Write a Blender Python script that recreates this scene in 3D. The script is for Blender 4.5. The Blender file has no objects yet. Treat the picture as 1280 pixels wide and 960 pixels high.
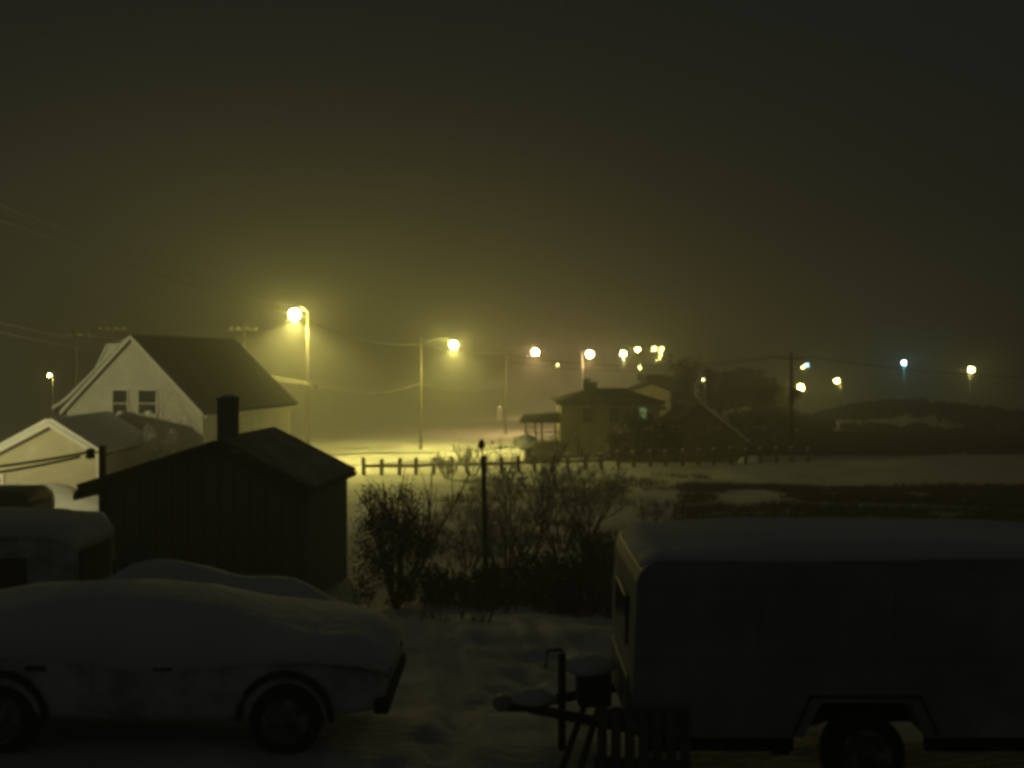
import bpy, bmesh, math, random
from mathutils import Vector, Matrix, noise
random.seed(7)
S = bpy.context.scene
COL = S.collection
PI = math.pi
Z0 = 12.0           # camera height in world units; the yard lies about 3.6 m below it
HZ = 448.0          # photograph row of the horizon
F = 1230.0          # focal length in photograph pixels

# ------------------------------------------------------------------ camera
cd = bpy.data.cameras.new("camera"); cam = bpy.data.objects.new("camera", cd); COL.objects.link(cam)
cam.location = (0, 0, Z0); cam.rotation_euler = (PI / 2, 0, 0)
cd.sensor_width = 36; cd.lens = 36 * F / 1280; cd.shift_y = (HZ - 480) / 1280
cd.clip_start = 0.1; cd.clip_end = 3000
S.camera = cam

# ------------------------------------------------------------------ night sky, exposure
w = bpy.data.worlds.new("World"); S.world = w; w.use_nodes = True
bg = w.node_tree.nodes["Background"]
bg.inputs[0].default_value = (0.86, 1.0, 0.98, 1); bg.inputs[1].default_value = 0.0098
S.view_settings.view_transform = 'Standard'; S.view_settings.look = 'None'
S.view_settings.exposure = 0; S.view_settings.gamma = 1
cy = S.cycles
cy.use_denoising = True
cy.max_bounces = 5; cy.diffuse_bounces = 2; cy.glossy_bounces = 2; cy.volume_bounces = 0; cy.transmission_bounces = 3
cy.use_light_tree = True; cy.sample_clamp_indirect = 4.0
cy.pixel_filter_type = 'BLACKMAN_HARRIS'; cy.filter_width = 3.7
cy.caustics_reflective = False; cy.caustics_refractive = False

LAMP_I = 0.92       # overall lamp level
HAZE = 0.0080

# ------------------------------------------------------------------ helpers
def P(px, py, Y):
    return Vector(((px - 640) / F * Y, Y, Z0 - (py - HZ) / F * Y))

def lerp_table(t, x):
    if x <= t[0][0]: return t[0][1]
    for (a, va), (b, vb) in zip(t, t[1:]):
        if x <= b:
            u = (x - a) / (b - a); u = u * u * (3 - 2 * u) * 0.35 + u * 0.65
            return va + (vb - va) * u
    return t[-1][1]

def sst(a, b, x):
    u = max(0.0, min(1.0, (x - a) / (b - a))); return u * u * (3 - 2 * u)

PROFILE = [(-12, -3.45), (9, -3.58), (13, -4.1), (16, -4.45), (22, -5.4), (30, -5.9), (40, -6.3), (50, -6.6), (58, -6.95), (72, -7.55),
           (82, -7.75), (105, -8.1), (140, -8.4), (180, -8.4), (220, -7.9), (300, -7.5), (420, -9.5), (760, -11)]
BUMPS = [  # x, y, rx, ry, height
    (27, 116, 11, 11, 3.2), (51, 133, 13, 12, 4.3), (-6.0, 12.4, 2.0, 1.0, 1.05), (1.0, 15.2, 3.2, .8, .22),
    (-16.5, 33, 4.5, 3.0, 0.9), (17, 42, 14, 5, .5), (28, 60, 20, 6, .6), (-2.2, 66, 3.0, 2.0, .3), (60, 120, 18, 9, 2.0),
    (5.0, 64.5, 3.5, 2.0, .5), (100, 150, 22, 9, 2.6)]
STEPS = [(-.95 + .115 * i + (.13 if i % 2 else -.13), 8.6 + .42 * i) for i in range(14)]
def H(x, y):
    z = lerp_table(PROFILE, y)
    z -= 3.4 * sst(.13, .28, x / max(y, 5)) * sst(90, 160, y)
    if 3 < y < 17.5 and -3 < x < 3:
        cxr = -.15 + .35 * math.sin(y * .22)
        for t in (-.72, .72):
            d = abs(x - cxr - t - .05 * noise.noise((y * .9, t, 2)))
            z -= .085 * math.exp(-(d / .13) ** 2) * (1 + .5 * noise.noise((x, y * 2.5, 8))); z += .045 * math.exp(-((d - .26) / .10) ** 2)
        for fx, fy in STEPS:
            dd = ((x - fx) / .11) ** 2 + ((y - fy) / .19) ** 2
            if dd < 6: z -= .10 * math.exp(-dd)
    for bx, by, rx, ry, h in BUMPS:
        d = ((x - bx) / rx) ** 2 + ((y - by) / ry) ** 2
        if d < 9: z += h * math.exp(-d)
    z += .10 * noise.noise((x * .22, y * .3, 3.1)) + .05 * noise.noise((x * .8, y * 1.1, 1.7)) + .035 * noise.noise((x * 1.7, y * 1.9, 5.7))
    if y > 25: z += .28 * noise.noise((x * .07, y * .07, 9.0)) * sst(25, 50, y)
    return z + Z0

class MB:
    def __init__(s): s.v = []; s.f = []
    def add(s, vs, fs):
        o = len(s.v); s.v += [tuple(v) for v in vs]; s.f += [tuple(i + o for i in f) for f in fs]; return s
    def box(s, a, b, M=None):
        (x0, y0, z0), (x1, y1, z1) = a, b
        vs = [Vector(p) for p in ((x0,y0,z0),(x1,y0,z0),(x1,y1,z0),(x0,y1,z0),(x0,y0,z1),(x1,y0,z1),(x1,y1,z1),(x0,y1,z1))]
        if M: vs = [M @ v for v in vs]
        return s.add(vs, [(0,3,2,1),(4,5,6,7),(0,1,5,4),(1,2,6,5),(2,3,7,6),(3,0,4,7)])
    def cbox(s, c, d, M=None):
        return s.box([c[i] - d[i] / 2 for i in range(3)], [c[i] + d[i] / 2 for i in range(3)], M)
    def prism(s, pts, y0, y1):              # polygon in (x, z) extruded along y
        n = len(pts)
        vs = [(x, y0, z) for x, z in pts] + [(x, y1, z) for x, z in pts]
        return s.add(vs, [tuple(range(n)), tuple(range(2 * n - 1, n - 1, -1))] +
                     [(i, i + n, (i + 1) % n + n, (i + 1) % n) for i in range(n)])
    def prism_x(s, pts, x0, x1):            # polygon in (y, z) extruded along x
        n = len(pts)
        vs = [(x0, y, z) for y, z in pts] + [(x1, y, z) for y, z in pts]
        return s.add(vs, [tuple(range(n)), tuple(range(2 * n - 1, n - 1, -1))] +
                     [(i, i + n, (i + 1) % n + n, (i + 1) % n) for i in range(n)])
    def tube(s, pts, r, n=8, cap=True):
        pts = [Vector(p) for p in pts]; k = len(pts)
        rs = r if isinstance(r, (list, tuple)) else [r] * k
        vs = []; fs = []
        for i, p in enumerate(pts):
            d = (pts[min(i + 1, k - 1)] - pts[max(i - 1, 0)])
            d = d.normalized() if d.length > 1e-9 else Vector((0, 0, 1))
            a = d.orthogonal().normalized() if abs(d.z) > .95 else d.cross(Vector((0, 0, 1))).normalized()
            b = d.cross(a)
            for j in range(n):
                t = 2 * PI * j / n; vs.append(p + (a * math.cos(t) + b * math.sin(t)) * rs[i])
        for i in range(k - 1):
            for j in range(n):
                fs.append((i*n+j, i*n+(j+1)%n, (i+1)*n+(j+1)%n, (i+1)*n+j))
        if cap: fs += [tuple(range(n - 1, -1, -1)), tuple(range((k-1)*n, k*n))]
        return s.add(vs, fs)
    def lathe(s, prof, c, n=16, axis='z'):  # profile of (radius, height)
        vs = []; fs = []; k = len(prof)
        for r, h in prof:
            for j in range(n):
                t = 2 * PI * j / n; a, b = r * math.cos(t), r * math.sin(t)
                v = (a, b, h) if axis == 'z' else ((a, h, b) if axis == 'y' else (h, a, b))
                vs.append((c[0] + v[0], c[1] + v[1], c[2] + v[2]))
        for i in range(k - 1):
            for j in range(n):
                fs.append((i*n+j, i*n+(j+1)%n, (i+1)*n+(j+1)%n, (i+1)*n+j))
        fs += [tuple(range(n - 1, -1, -1)), tuple(range((k-1)*n, k*n))]
        return s.add(vs, fs)
    def ball(s, c, r, nu=14, nv=8, v0=-1.0, v1=1.0, jit=0.0):
        r = r if isinstance(r, (tuple, list)) else (r, r, r)
        vs = []; fs = []
        for i in range(nv + 1):
            t = (v0 + (v1 - v0) * i / nv) * PI / 2
            for j in range(nu):
                p = 2 * PI * j / nu
                d = Vector((math.cos(t) * math.cos(p), math.cos(t) * math.sin(p), math.sin(t)))
                k = 1 + (jit * noise.noise(d * 1.7 + Vector(c)) if jit else 0)
                vs.append((c[0] + d.x * r[0] * k, c[1] + d.y * r[1] * k, c[2] + d.z * r[2] * k))
        for i in range(nv):
            for j in range(nu):
                fs.append((i*nu+j, i*nu+(j+1)%nu, (i+1)*nu+(j+1)%nu, (i+1)*nu+j))
        fs += [tuple(range(nu - 1, -1, -1)), tuple(range(nv*nu, (nv+1)*nu))]
        return s.add(vs, fs)
    def build(s, name, mat, parent=None, smooth=False, off=None, bevel=0.0):
        me = bpy.data.meshes.new(name)
        vs = s.v
        if off is not None: vs = [(a - off[0], b - off[1], c - off[2]) for a, b, c in vs]
        me.from_pydata(vs, [], s.f); me.materials.append(mat)
        bm = bmesh.new(); bm.from_mesh(me)
        bmesh.ops.recalc_face_normals(bm, faces=bm.faces)
        if bevel: bmesh.ops.bevel(bm, geom=bm.edges[:], offset=bevel, segments=2, affect='EDGES', profile=.5)
        bm.to_mesh(me); bm.free()
        if smooth: me.polygons.foreach_set('use_smooth', [True] * len(me.polygons))
        me.update()
        o = bpy.data.objects.new(name, me); COL.objects.link(o)
        if parent: o.parent = parent
        return o

def tag(o, label=None, cat=None, group=None, kind=None):
    if label: o['label'] = label
    if cat: o['category'] = cat
    if group: o['group'] = group
    if kind: o['kind'] = kind
    return o
def thing(name, label, cat, loc, rz=0.0, group=None):
    o = bpy.data.objects.new(name, None); COL.objects.link(o); o.empty_display_size = .2
    o.location = loc; o.rotation_euler = (0, 0, rz)
    return tag(o, label, cat, group)
def copy_thing(src, loc, rz, sc, label, group=None):
    r = src.copy(); COL.objects.link(r); r.location = loc; r.rotation_euler = (0, 0, rz); r.scale = (sc, sc, sc); r['label'] = label
    if group: r['group'] = group
    for ch in list(src.children):
        c = ch.copy(); COL.objects.link(c); c.parent = r
        for g in list(ch.children):
            d = g.copy(); COL.objects.link(d); d.parent = c
    return r

# ------------------------------------------------------------------ materials
def mat(name, c1, c2=None, scale=4.0, rough=.8, bump=0.0, bscale=20.0, stretch=(1, 1, 1), detail=5, metal=0.0, snow=None, spec=.3):
    m = bpy.data.materials.new(name); m.use_nodes = True; nt = m.node_tree; N = nt.nodes; L = nt.links
    b = N["Principled BSDF"]; b.inputs["Roughness"].default_value = rough; b.inputs["Metallic"].default_value = metal
    b.inputs["Specular IOR Level"].default_value = spec
    tc = N.new("ShaderNodeTexCoord"); mp = N.new("ShaderNodeMapping"); mp.inputs["Scale"].default_value = stretch
    L.new(tc.outputs["Object"], mp.inputs["Vector"])
    n = N.new("ShaderNodeTexNoise"); n.inputs["Scale"].default_value = scale; n.inputs["Detail"].default_value = detail
    L.new(mp.outputs[0], n.inputs["Vector"])
    r = N.new("ShaderNodeValToRGB"); r.color_ramp.elements[0].position = .3; r.color_ramp.elements[1].position = .7
    r.color_ramp.elements[0].color = (*c1, 1); r.color_ramp.elements[1].color = (*(c2 or c1), 1)
    L.new(n.outputs["Fac"], r.inputs[0]); out = r.outputs[0]
    if snow:      # wind-plastered snow sticking in patches
        n2 = N.new("ShaderNodeTexNoise"); n2.inputs["Scale"].default_value = snow[0]; n2.inputs["Detail"].default_value = 8
        n2.inputs["Roughness"].default_value = .65
        L.new(tc.outputs["Object"], n2.inputs["Vector"])
        r2 = N.new("ShaderNodeValToRGB"); r2.color_ramp.elements[0].position = snow[1]; r2.color_ramp.elements[1].position = snow[2]
        L.new(n2.outputs["Fac"], r2.inputs[0])
        mx = N.new("ShaderNodeMixRGB"); mx.inputs[2].default_value = (.78, .79, .80, 1)
        L.new(r2.outputs[0], mx.inputs[0]); L.new(out, mx.inputs[1]); out = mx.outputs[0]
    L.new(out, b.inputs["Base Color"])
    if bump:
        n3 = N.new("ShaderNodeTexNoise"); n3.inputs["Scale"].default_value = bscale; n3.inputs["Detail"].default_value = 6
        L.new(mp.outputs[0], n3.inputs["Vector"])
        bp = N.new("ShaderNodeBump"); bp.inputs["Strength"].default_value = min(1, bump); bp.inputs["Distance"].default_value = .05
        L.new(n3.outputs["Fac"], bp.inputs["Height"]); L.new(bp.outputs[0], b.inputs["Normal"])
    return m
def emis(name, col, st):
    m = bpy.data.materials.new(name); m.use_nodes = True; nt = m.node_tree
    b = nt.nodes["Principled BSDF"]; b.inputs["Base Color"].default_value = (.8, .8, .8, 1)
    b.inputs["Emission Color"].default_value = (*col, 1); b.inputs["Emission Strength"].default_value = st
    return m

SNOW = mat("snow", (.74, .75, .76), (.84, .84, .84), 1.4, .75, .5, 6, (1, 1.6, 1))
GROUND = mat("snow_ground", (.60, .60, .59), (.84, .84, .83), .55, .8, .6, 5, (1, 1.8, 1), 9)
ROAD = mat("packed_snow_road", (.40, .40, .39), (.66, .66, .66), .35, .7, .5, 3, (1, 1, 1), 8)
WOOD = mat("weathered_wood", (.10, .085, .065), (.20, .17, .13), 5, .85, .5, 24, (6, 6, 1))
POLE = mat("pole_wood", (.05, .042, .032), (.11, .092, .068), 4, .85, .4, 20, (8, 8, 1))
SHEDW = mat("shed_boards", (.15, .185, .19), (.25, .285, .29), 4, .8, .5, 18, (9, 9, 1))
DARK = mat("dark_paint", (.02, .021, .022), (.035, .036, .036), 6, .5)
STEEL = mat("galvanised_steel", (.32, .33, .33), (.46, .46, .45), 10, .45, .1, 30, metal=.7)
BLACK = mat("black_rubber", (.012, .012, .012), (.03, .03, .03), 20, .8, .3, 60)
WIRE = mat("cable_black", (.035, .033, .03), (.06, .055, .05), 3, .6)
WIREL = mat("cable_lamplit", (.22, .21, .19), (.34, .33, .31), 3, .8)  # paler cable for the left spans: lamplight on them put into the colour
WHITEW = mat("white_clapboard", (.60, .58, .53), (.72, .70, .65), 1.2, .7, .25, 8, (1, 1, 6), snow=(.9, .50, .72))
ANNEXW = mat("cream_clapboard", (.52, .47, .34), (.60, .55, .42), 1.0, .7, .25, 8, (1, 1, 6), snow=(.8, .55, .75))
TRIM = mat("white_trim", (.72, .71, .67), (.80, .79, .76), 5, .6, .1, 20)
SHINGLE = mat("dark_shingles", (.035, .033, .03), (.075, .07, .06), 7, .9, .6, 22, (1, 1, 1), snow=(1.6, .58, .80))
BAREROOF = mat("bare_black_shingles", (.014, .013, .012), (.03, .028, .025), 7, .95, .5, 22, spec=.05)
BROWNW = mat("brown_siding", (.16, .13, .10), (.24, .20, .15), 3, .8, .3, 10, (1, 1, 5), snow=(.9, .56, .76))
TANW = mat("tan_siding", (.52, .46, .35), (.60, .54, .43), 3, .8, .3, 10, (1, 1, 5))
RIMS = mat("snow_caked_rim", (.05, .052, .052), (.16, .165, .165), 6, .6, .2, 20, snow=(7, .5, .8))
GLASS = mat("dark_window_glass", (.03, .032, .035), (.05, .052, .055), 2, .12, spec=.6)
BRICK = mat("chimney_brick", (.12, .15, .16), (.20, .23, .24), 9, .9, .6, 20)
TWIG = mat("bare_twigs", (.11, .085, .06), (.20, .16, .12), 8, .9)
LEAFD = mat("dry_leaves", (.10, .082, .05), (.19, .155, .09), 5, .85)
EVER = mat("evergreen_foliage", (.025, .035, .02), (.055, .065, .038), 4, .85)
FROST = mat("frosted_foliage", (.42, .52, .46), (.66, .72, .68), 5, .85)
DRYG = mat("dead_grass", (.06, .048, .03), (.14, .115, .07), 5, .9)
VANP = mat("plastered_paint", (.13, .15, .155), (.19, .21, .21), 3, .45, .3, 8, snow=(1.7, .30, .62))
TRAILP = mat("trailer_siding", (.26, .28, .28), (.34, .36, .355), 2, .5, .12, 10, (1, 1, .35), snow=(1.1, .46, 1.05))

def thin(m, amt):      # thin leaves and frost let light through
    nt = m.node_tree; N = nt.nodes; L = nt.links; b = N["Principled BSDF"]; out = N["Material Output"]
    t = N.new("ShaderNodeBsdfTranslucent"); mx = N.new("ShaderNodeMixShader"); mx.inputs[0].default_value = amt
    L.new(b.inputs["Base Color"].links[0].from_socket, t.inputs["Color"])
    L.new(b.outputs[0], mx.inputs[1]); L.new(t.outputs[0], mx.inputs[2]); L.new(mx.outputs[0], out.inputs["Surface"]); return m
RIME = thin(mat("clinging_rime", (.70, .72, .72), (.84, .84, .84), 5, .9), .5)
thin(FROST, .45)

# ------------------------------------------------------------------ the ground, road
def axis_list(a, b, seg):
    out = [a]
    for lim, st in seg:
        while out[-1] < lim - 1e-6: out.append(min(lim, out[-1] + st))
    return out
ys = axis_list(-12, 760, [(5, 1.2), (16.5, .14), (20, .3), (50, .7), (110, 1.6), (260, 4), (760, 25)])
xr = axis_list(0, 420, [(2.6, .12), (10, .4), (30, .9), (110, 3), (420, 30)])
xs = [-x for x in reversed(xr[1:])] + xr
g = MB(); nx = len(xs)
g.v = [(x, y, H(x, y)) for y in ys for x in xs]
g.f = [(j*nx+i, j*nx+i+1, (j+1)*nx+i+1, (j+1)*nx+i) for j in range(len(ys)-1) for i in range(nx-1)]
tag(g.build("ground", GROUND, smooth=True), "snow covered ground sloping down from the yard to the road", kind='structure')

road_pts = [(-90, 86), (-55, 83), (-28, 81), (-10, 83), (0, 91), (7, 106), (14, 132), (23, 172), (32, 222), (44, 300), (58, 400), (66, 470)]
def catmull(pts, n):
    out = []
    for i in range(len(pts) - 1):
        p0, p1, p2, p3 = [Vector((*pts[max(0, min(len(pts)-1, i+k))], 0)) for k in (-1, 0, 1, 2)]
        for k in range(n):
            t = k / n
            out.append(.5 * ((2*p1) + (-p0+p2)*t + (2*p0-5*p1+4*p2-p3)*t*t + (-p0+3*p1-3*p2+p3)*t**3))
    out.append(Vector((*pts[-1], 0))); return out
rp = catmull(road_pts, 14); rd = MB()
offs = [-3.3, -2.2, -1.9, -1.6, -1.3, -.9, 0, .9, 1.3, 1.6, 1.9, 2.2, 3.3]
rz = [.03, .10, .07, .07, .11, .12, .13, .12, .11, .07, .07, .10, .03]
for i, p in enumerate(rp):
    d = (rp[min(i+1, len(rp)-1)] - rp[max(i-1, 0)]).normalized(); nrm = Vector((d.y, -d.x, 0))
    for o, hz in zip(offs, rz):
        q = p + nrm * o; rd.v.append((q.x, q.y, H(q.x, q.y) + hz + .06))
m = len(offs)
rd.f = [(i*m+j, i*m+j+1, (i+1)*m+j+1, (i+1)*m+j) for i in range(len(rp)-1) for j in range(m-1)]
tag(rd.build("road", ROAD, smooth=True), "packed snow road with wheel ruts under the street lamps", kind='structure')

def mound(name, cx, cyy, rx, ry, h, label, seed=0, n=26, rot=0.0):
    b = MB(); c, s_ = math.cos(rot), math.sin(rot)
    for j in range(n + 1):
        for i in range(n + 1):
            u, v = i / n * 2 - 1, j / n * 2 - 1
            k = max(0, 1 - (u*u + v*v)); k = k ** .75 if k > 0 else 0
            x, y = u * rx, v * ry
            X, Yy = cx + x * c - y * s_, cyy + x * s_ + y * c
            z = H(X, Yy) - .06 + h * k * (1 + .22 * noise.noise((X * .7 + seed, Yy * .7, seed))) + .03 * noise.noise((X * 3, Yy * 3, seed))
            b.v.append((X, Yy, z))
    b.f = [(j*(n+1)+i, j*(n+1)+i+1, (j+1)*(n+1)+i+1, (j+1)*(n+1)+i) for j in range(n) for i in range(n)]
    return tag(b.build(name, SNOW, smooth=True), label, kind='structure')
mound("snow_bank", -3.5, 12.9, 2.0, 1.1, 1.25, "long rounded snow bank behind the buried car", 3)
mound("snow_bank", -13.6, 28.5, 3.4, 1.6, 1.35, "snow bank drifted in front of the cream annex", 8)
mound("snow_bank", -20.0, 40.2, 4.4, 1.6, 1.05, "lit snow drift against the foot of the cream annex", 14)

# ------------------------------------------------------------------ street lamps
LC = {'a': (1.0, .90, .40), 'y': (1.0, .86, .20), 'o': (1.0, .66, .26), 'g': (.96, .95, .30), 'b': (.30, .85, 1.0), 'w': (.85, .95, 1.0)}
lamp_mats = {}
def lamp_mat(col, I, r):
    k = (col, round(I, 2), round(r, 3))
    if k not in lamp_mats: lamp_mats[k] = emis("lit_lamp_lens", LC[col], LAMP_I * I / (PI * r * r))
    return lamp_mats[k]
def street_lamp(head, pole_xy, label, col='y', I=250., r=.22, wood=True, group="street lamps along the road", hgt=None, arm_up=.5, extras=None, beam=0., aim=(0, 0, -1), cone=158, blend=.55):
    hx, hy, hz = head
    px_, py_ = pole_xy
    gz = H(px_, py_) - .15
    root = thing("street_lamp", label, "street lamp", (px_, py_, gz), 0, group); off = (px_, py_, gz)
    top = hz + (hgt if hgt is not None else .55)
    rr = .12 if wood else .075
    MB().tube([(px_, py_, gz), (px_, py_, gz + (top-gz)*.5), (px_, py_, top)], [rr, rr*.88, rr*.72], 10).build("pole", POLE if wood else STEEL, root, True, off)
    d = Vector((hx - px_, hy - py_, 0)); ln = max(d.length, .05); d.normalize()
    a0 = Vector((px_, py_, hz + arm_up - .35))
    pts = [a0 + d * (ln * t) + Vector((0, 0, (.15 + r * .9 - arm_up + .35) * t + .28 * math.sin(t * PI * .8) - .165 * t)) for t in (0, .2, .4, .6, .8, .97)]
    MB().tube(pts, .045, 6).build("arm", STEEL, root, True, off)
    hb = MB().ball((hx, hy, hz + r * .93), (r * .95, r * .95, r * .4), 18, 5, -.02, 1.0)
    hd = hb.build("lamp_head", STEEL, root, True, off)
    lm = MB().ball((hx, hy, hz), r, 16, 12, -1, .78)
    lo = lm.build("lens", lamp_mat(col, I, r), hd, True, off)
    if beam:      # the luminaire's own directed beam, leaving just under (or before) the lens
        ld = bpy.data.lights.new("lamp_beam", 'SPOT'); ld.color = LC[col]; ld.energy = 4 * PI * beam * LAMP_I
        ld.spot_size = math.radians(cone); ld.spot_blend = blend; ld.shadow_soft_size = r * .18
        lb = bpy.data.objects.new("lamp_beam", ld); COL.objects.link(lb); lb.parent = root
        av = Vector(aim).normalized(); lb.location = Vector((hx, hy, hz)) + av * r * 1.22 - Vector(off)
        lb.rotation_euler = av.to_track_quat('-Z', 'Y').to_euler()
    if extras: extras(root, off, (px_, py_, gz, top))
    return root
def xy(px, Y): return ((px - 640) / F * Y, Y)

def l1_extra(root, off, q):
    x, y, gz, top = q
    z = Z0 - (480 - HZ) / F * 66
    MB().box((x-.5, y-.3, z-.09), (x-.16, y-.02, z+.13)).build("junction_box", DARK, root, off=off)
    MB().box((x+.42, y-.2, z-.26), (x+.7, y+.02, z-.10)).build("junction_box", DARK, root, off=off)
    MB().tube([(x, y-.12, top-1.0), (x-.02, y-.14, z+.2)], .03, 6).build("conduit", DARK, root, True, off)
L1 = P(368, 393, 66); L1P = xy(385, 66.4)
street_lamp(L1, L1P, "wooden pole with the largest brightest yellow lamp, beside the white gabled house", 'y', 260, .34, hgt=.35, beam=820, extras=l1_extra)
L2 = P(567, 431, 82); L2P = xy(526, 82.6)
street_lamp(L2, L2P, "yellow street lamp next along to the right of the brightest lamp", 'y', 290, .29, beam=480)
def l3_extra(root, off, q):
    x, y, gz, top = q
    z = Z0 - (516 - HZ) / F * 104
    MB().lathe([(.30,0),(.33,.05),(.33,1.25),(.28,1.35),(.1,1.42)], (x-.75, y-.1, z-.7), 12).build("transformer", STEEL, root, True, off)
    MB().box((x-.45, y-.06, z-.1), (x-.1, y+.06, z+.05)).build("transformer_bracket", DARK, root, off=off)
    MB().cbox((x, y-.19, top-.5), (1.9, .11, .12)).build("crossarm", WOOD, root, off=off)
L3 = P(669, 440, 104); L3P = xy(632, 104.5)
street_lamp(L3, L3P, "orange tinted street lamp on a pole with a transformer, above the bungalow porch", 'o', 150, .33, beam=280, extras=l3_extra)
ROW = [(737, 443, 138, 728, 'o', 200, .46, "orange tinted street lamp directly above the bungalow chimneys"),
       (779, 442, 176, 779.5, 'g', 130, .46, "yellow street lamp on a dark pole over the bungalow roof ridge"),
       (797, 437, 216, 792, 'y', 120, .50, "street lamp just left of the tight far cluster of lamps"),
       (818, 436, 264, 812, 'y', 110, .58, "top left street lamp of the tight far cluster"),
       (827, 436, 290, 831, 'y', 120, .62, "top right street lamp of the tight far cluster"),
       (826, 441.5, 330, 830, 'y', 90, .50, "second lamp down in the far cluster's vertical string"),
       (825.5, 445.5, 370, 829, 'y', 85, .52, "third lamp down in the far cluster's vertical string"),
       (824.5, 448.5, 410, 828, 'y', 85, .52, "fourth lamp down in the far cluster's vertical string"),
       (820.5, 449.5, 440, 825, 'g', 60, .28, "faintest lowest lamp of the far cluster, green yellow")]
for hx_, hy_, Y, pp, c, I, r, lab in ROW:
    street_lamp(P(hx_, hy_, Y), xy(pp, Y + .4), lab, c, I, r, wood=False, beam=I * 1.5 if Y < 200 else 0)
FAR = [(800, 459.5, 232, 803, 'y', 22, 0.180, "small low yellow lamp below the far cluster, over the tan house gable"),
       (697, 456.5, 150, 700, 'y', 3.2, 0.107, "tiny lamp between the two orange tinted lamps, above the porch"),
       (1001, 484, 112, 996, 'y', 55, 0.312, "broad low yellow lamp beside the right utility pole"),
       (1046, 476, 160, 1050, 'y', 60, 0.377, "yellow lamp right of the broad low lamp, at the hollow's edge"),
       (1004, 459, 190, 1007, 'y', 22, 0.197, "small yellow lamp above the broad low one"),
       (1009, 456, 215, 1012, 'b', 14, 0.180, "tiny blue lamp above the small yellow one by the utility pole"),
       (1130, 453, 143, 1130.5, 'b', 60, 0.246, "blue green lamp on a tall thin mast behind the dark knoll"),
       (1214, 462, 138, 1212, 'y', 75, 0.377, "yellow lamp on a pale post at the far right"),
       (879, 474.5, 96, 881, 'g', .7, 0.082, "dim green yellow lamp among the trees on the wooded knoll"),
       (62, 469, 88, 66, 'y', 7, 0.107, "small yellow lamp left of the white gabled house"),
       ]
for hx_, hy_, Y, pp, c, I, r, lab in FAR:
    street_lamp(P(hx_, hy_, Y), xy(pp, Y + .4), lab, c, I, r, wood=False, group="lamps scattered across the far side")
# the lamp standing just out of frame that lights the white house and the annex
street_lamp((-26, 30, Z0 - 1.2), (-27.2, 30.5), "yellow street lamp out of frame, left of the cream annex", 'a', 40, .3, beam=360, aim=(8, 15, -1.2), cone=110, blend=.4)

# ------------------------------------------------------------------ utility poles
def utility_pole(px, Ytop_px, Y, label, arm=True, r=.14):
    x, y = xy(px, Y); gz = H(x, y) - .15; top = Z0 - (Ytop_px - HZ) / F * Y
    root = thing("utility_pole", label, "utility pole", (x, y, gz), 0, "utility poles"); off = (x, y, gz)
    MB().tube([(x, y, gz), (x+.02, y, (gz+top)/2), (x, y, top)], [r*1.1, r, r*.75], 10).build("pole", POLE, root, True, off)
    if arm:
        MB().cbox((x, y-.17, top-.5), (2.0, .1, .12)).build("crossarm", WOOD, root, off=off)
        for dx in (-.9, -.35, .35, .9): MB().lathe([(.03,0),(.06,.03),(.06,.08),(.04,.16)], (x+dx, y-.17, top-.44), 8).build("insulator", TRIM, root, True, off)
    return Vector((x, y, top))
UA = utility_pole(305, 404, 72, "pale utility pole rising behind the white gabled house's dark roof")
UB = utility_pole(94, 411, 62, "utility pole left of the white gabled house", r=.12)
UC = utility_pole(141, 404, 75, "thin utility pole peeking over the white house's left dormer", r=.10)
UD = utility_pole(989, 440, 76, "dark utility pole standing right of the wooded knoll")
UE = Vector((-25, 20, Z0 + 8.6))
x, y = UE.x, UE.y; rt = thing("utility_pole", "tall utility pole out of frame beyond the snow plastered van", "utility pole", (x, y, H(x, y) - .1), 0, "utility poles")
o_ = (x, y, H(x, y) - .1); MB().tube([o_, (x, y, UE.z + .4)], [.17, .12], 10).build("pole", POLE, rt, True, o_)
MB().cbox((x, y + .17, UE.z), (2.2, .1, .12)).build("crossarm", WOOD, rt, off=o_)

def span(a, b, sag, label, r=.02, m=None, n=18):
    a, b = Vector(a), Vector(b)
    pts = [a.lerp(b, t / n) - Vector((0, 0, sag * 4 * (t / n) * (1 - t / n))) for t in range(n + 1)]
    o = MB().tube(pts, r, 5).build("overhead_cable", m or WIRE, None, True, a); o.location = a
    return tag(o, label, "cable", "overhead cables")
L1T = Vector((L1P[0], 66.2, L1.z + .3))
span(UE + Vector((.3, 0, .3)), L1T + Vector((-.2, 0, 0)), .5, "highest overhead cable slanting down from upper left to the brightest lamp's pole", .022, WIREL)
span(UE + Vector((-.4, 0, .1)), L1T + Vector((-.65, 0, -.4)), .6, "second highest overhead cable slanting to the brightest lamp's pole", .022, WIREL)
LC1 = Vector((L1P[0], 66.2, Z0 - (478 - HZ) / F * 66))
W0 = P(-160, 366, 40)
span(W0, LC1, .25, "pale cable from the left edge passing behind the white house's peak", .032, WIREL)
span(W0 + Vector((0, 0, -.45)), LC1 + Vector((.3, 0, -.15)), .35, "lower pale cable from the left edge passing behind the white house's peak", .032, WIREL)
span(UA + Vector((0, -.17, -.4)), L1T + Vector((0, 0, -.3)), .4, "cable between the brightest lamp's pole and the pole behind the roof", .02)
span(UA + Vector((-.6, -.17, -.4)), UB + Vector((.6, -.17, -.4)), .6, "cable running from the pole behind the roof to the pole left of the house", .02)
span(L1T + Vector((0, 0, -.7)), Vector((L2P[0], L2P[1], L2.z + .1)), .6, "cable between the brightest lamp's pole and the next lamp pole", .022)
span(LC1 + Vector((.3, 0, -.1)), Vector((L2P[0], L2P[1], L2.z - 3.2)), .7, "lower thick cable between the brightest lamp's pole and the next lamp pole", .03)
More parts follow.
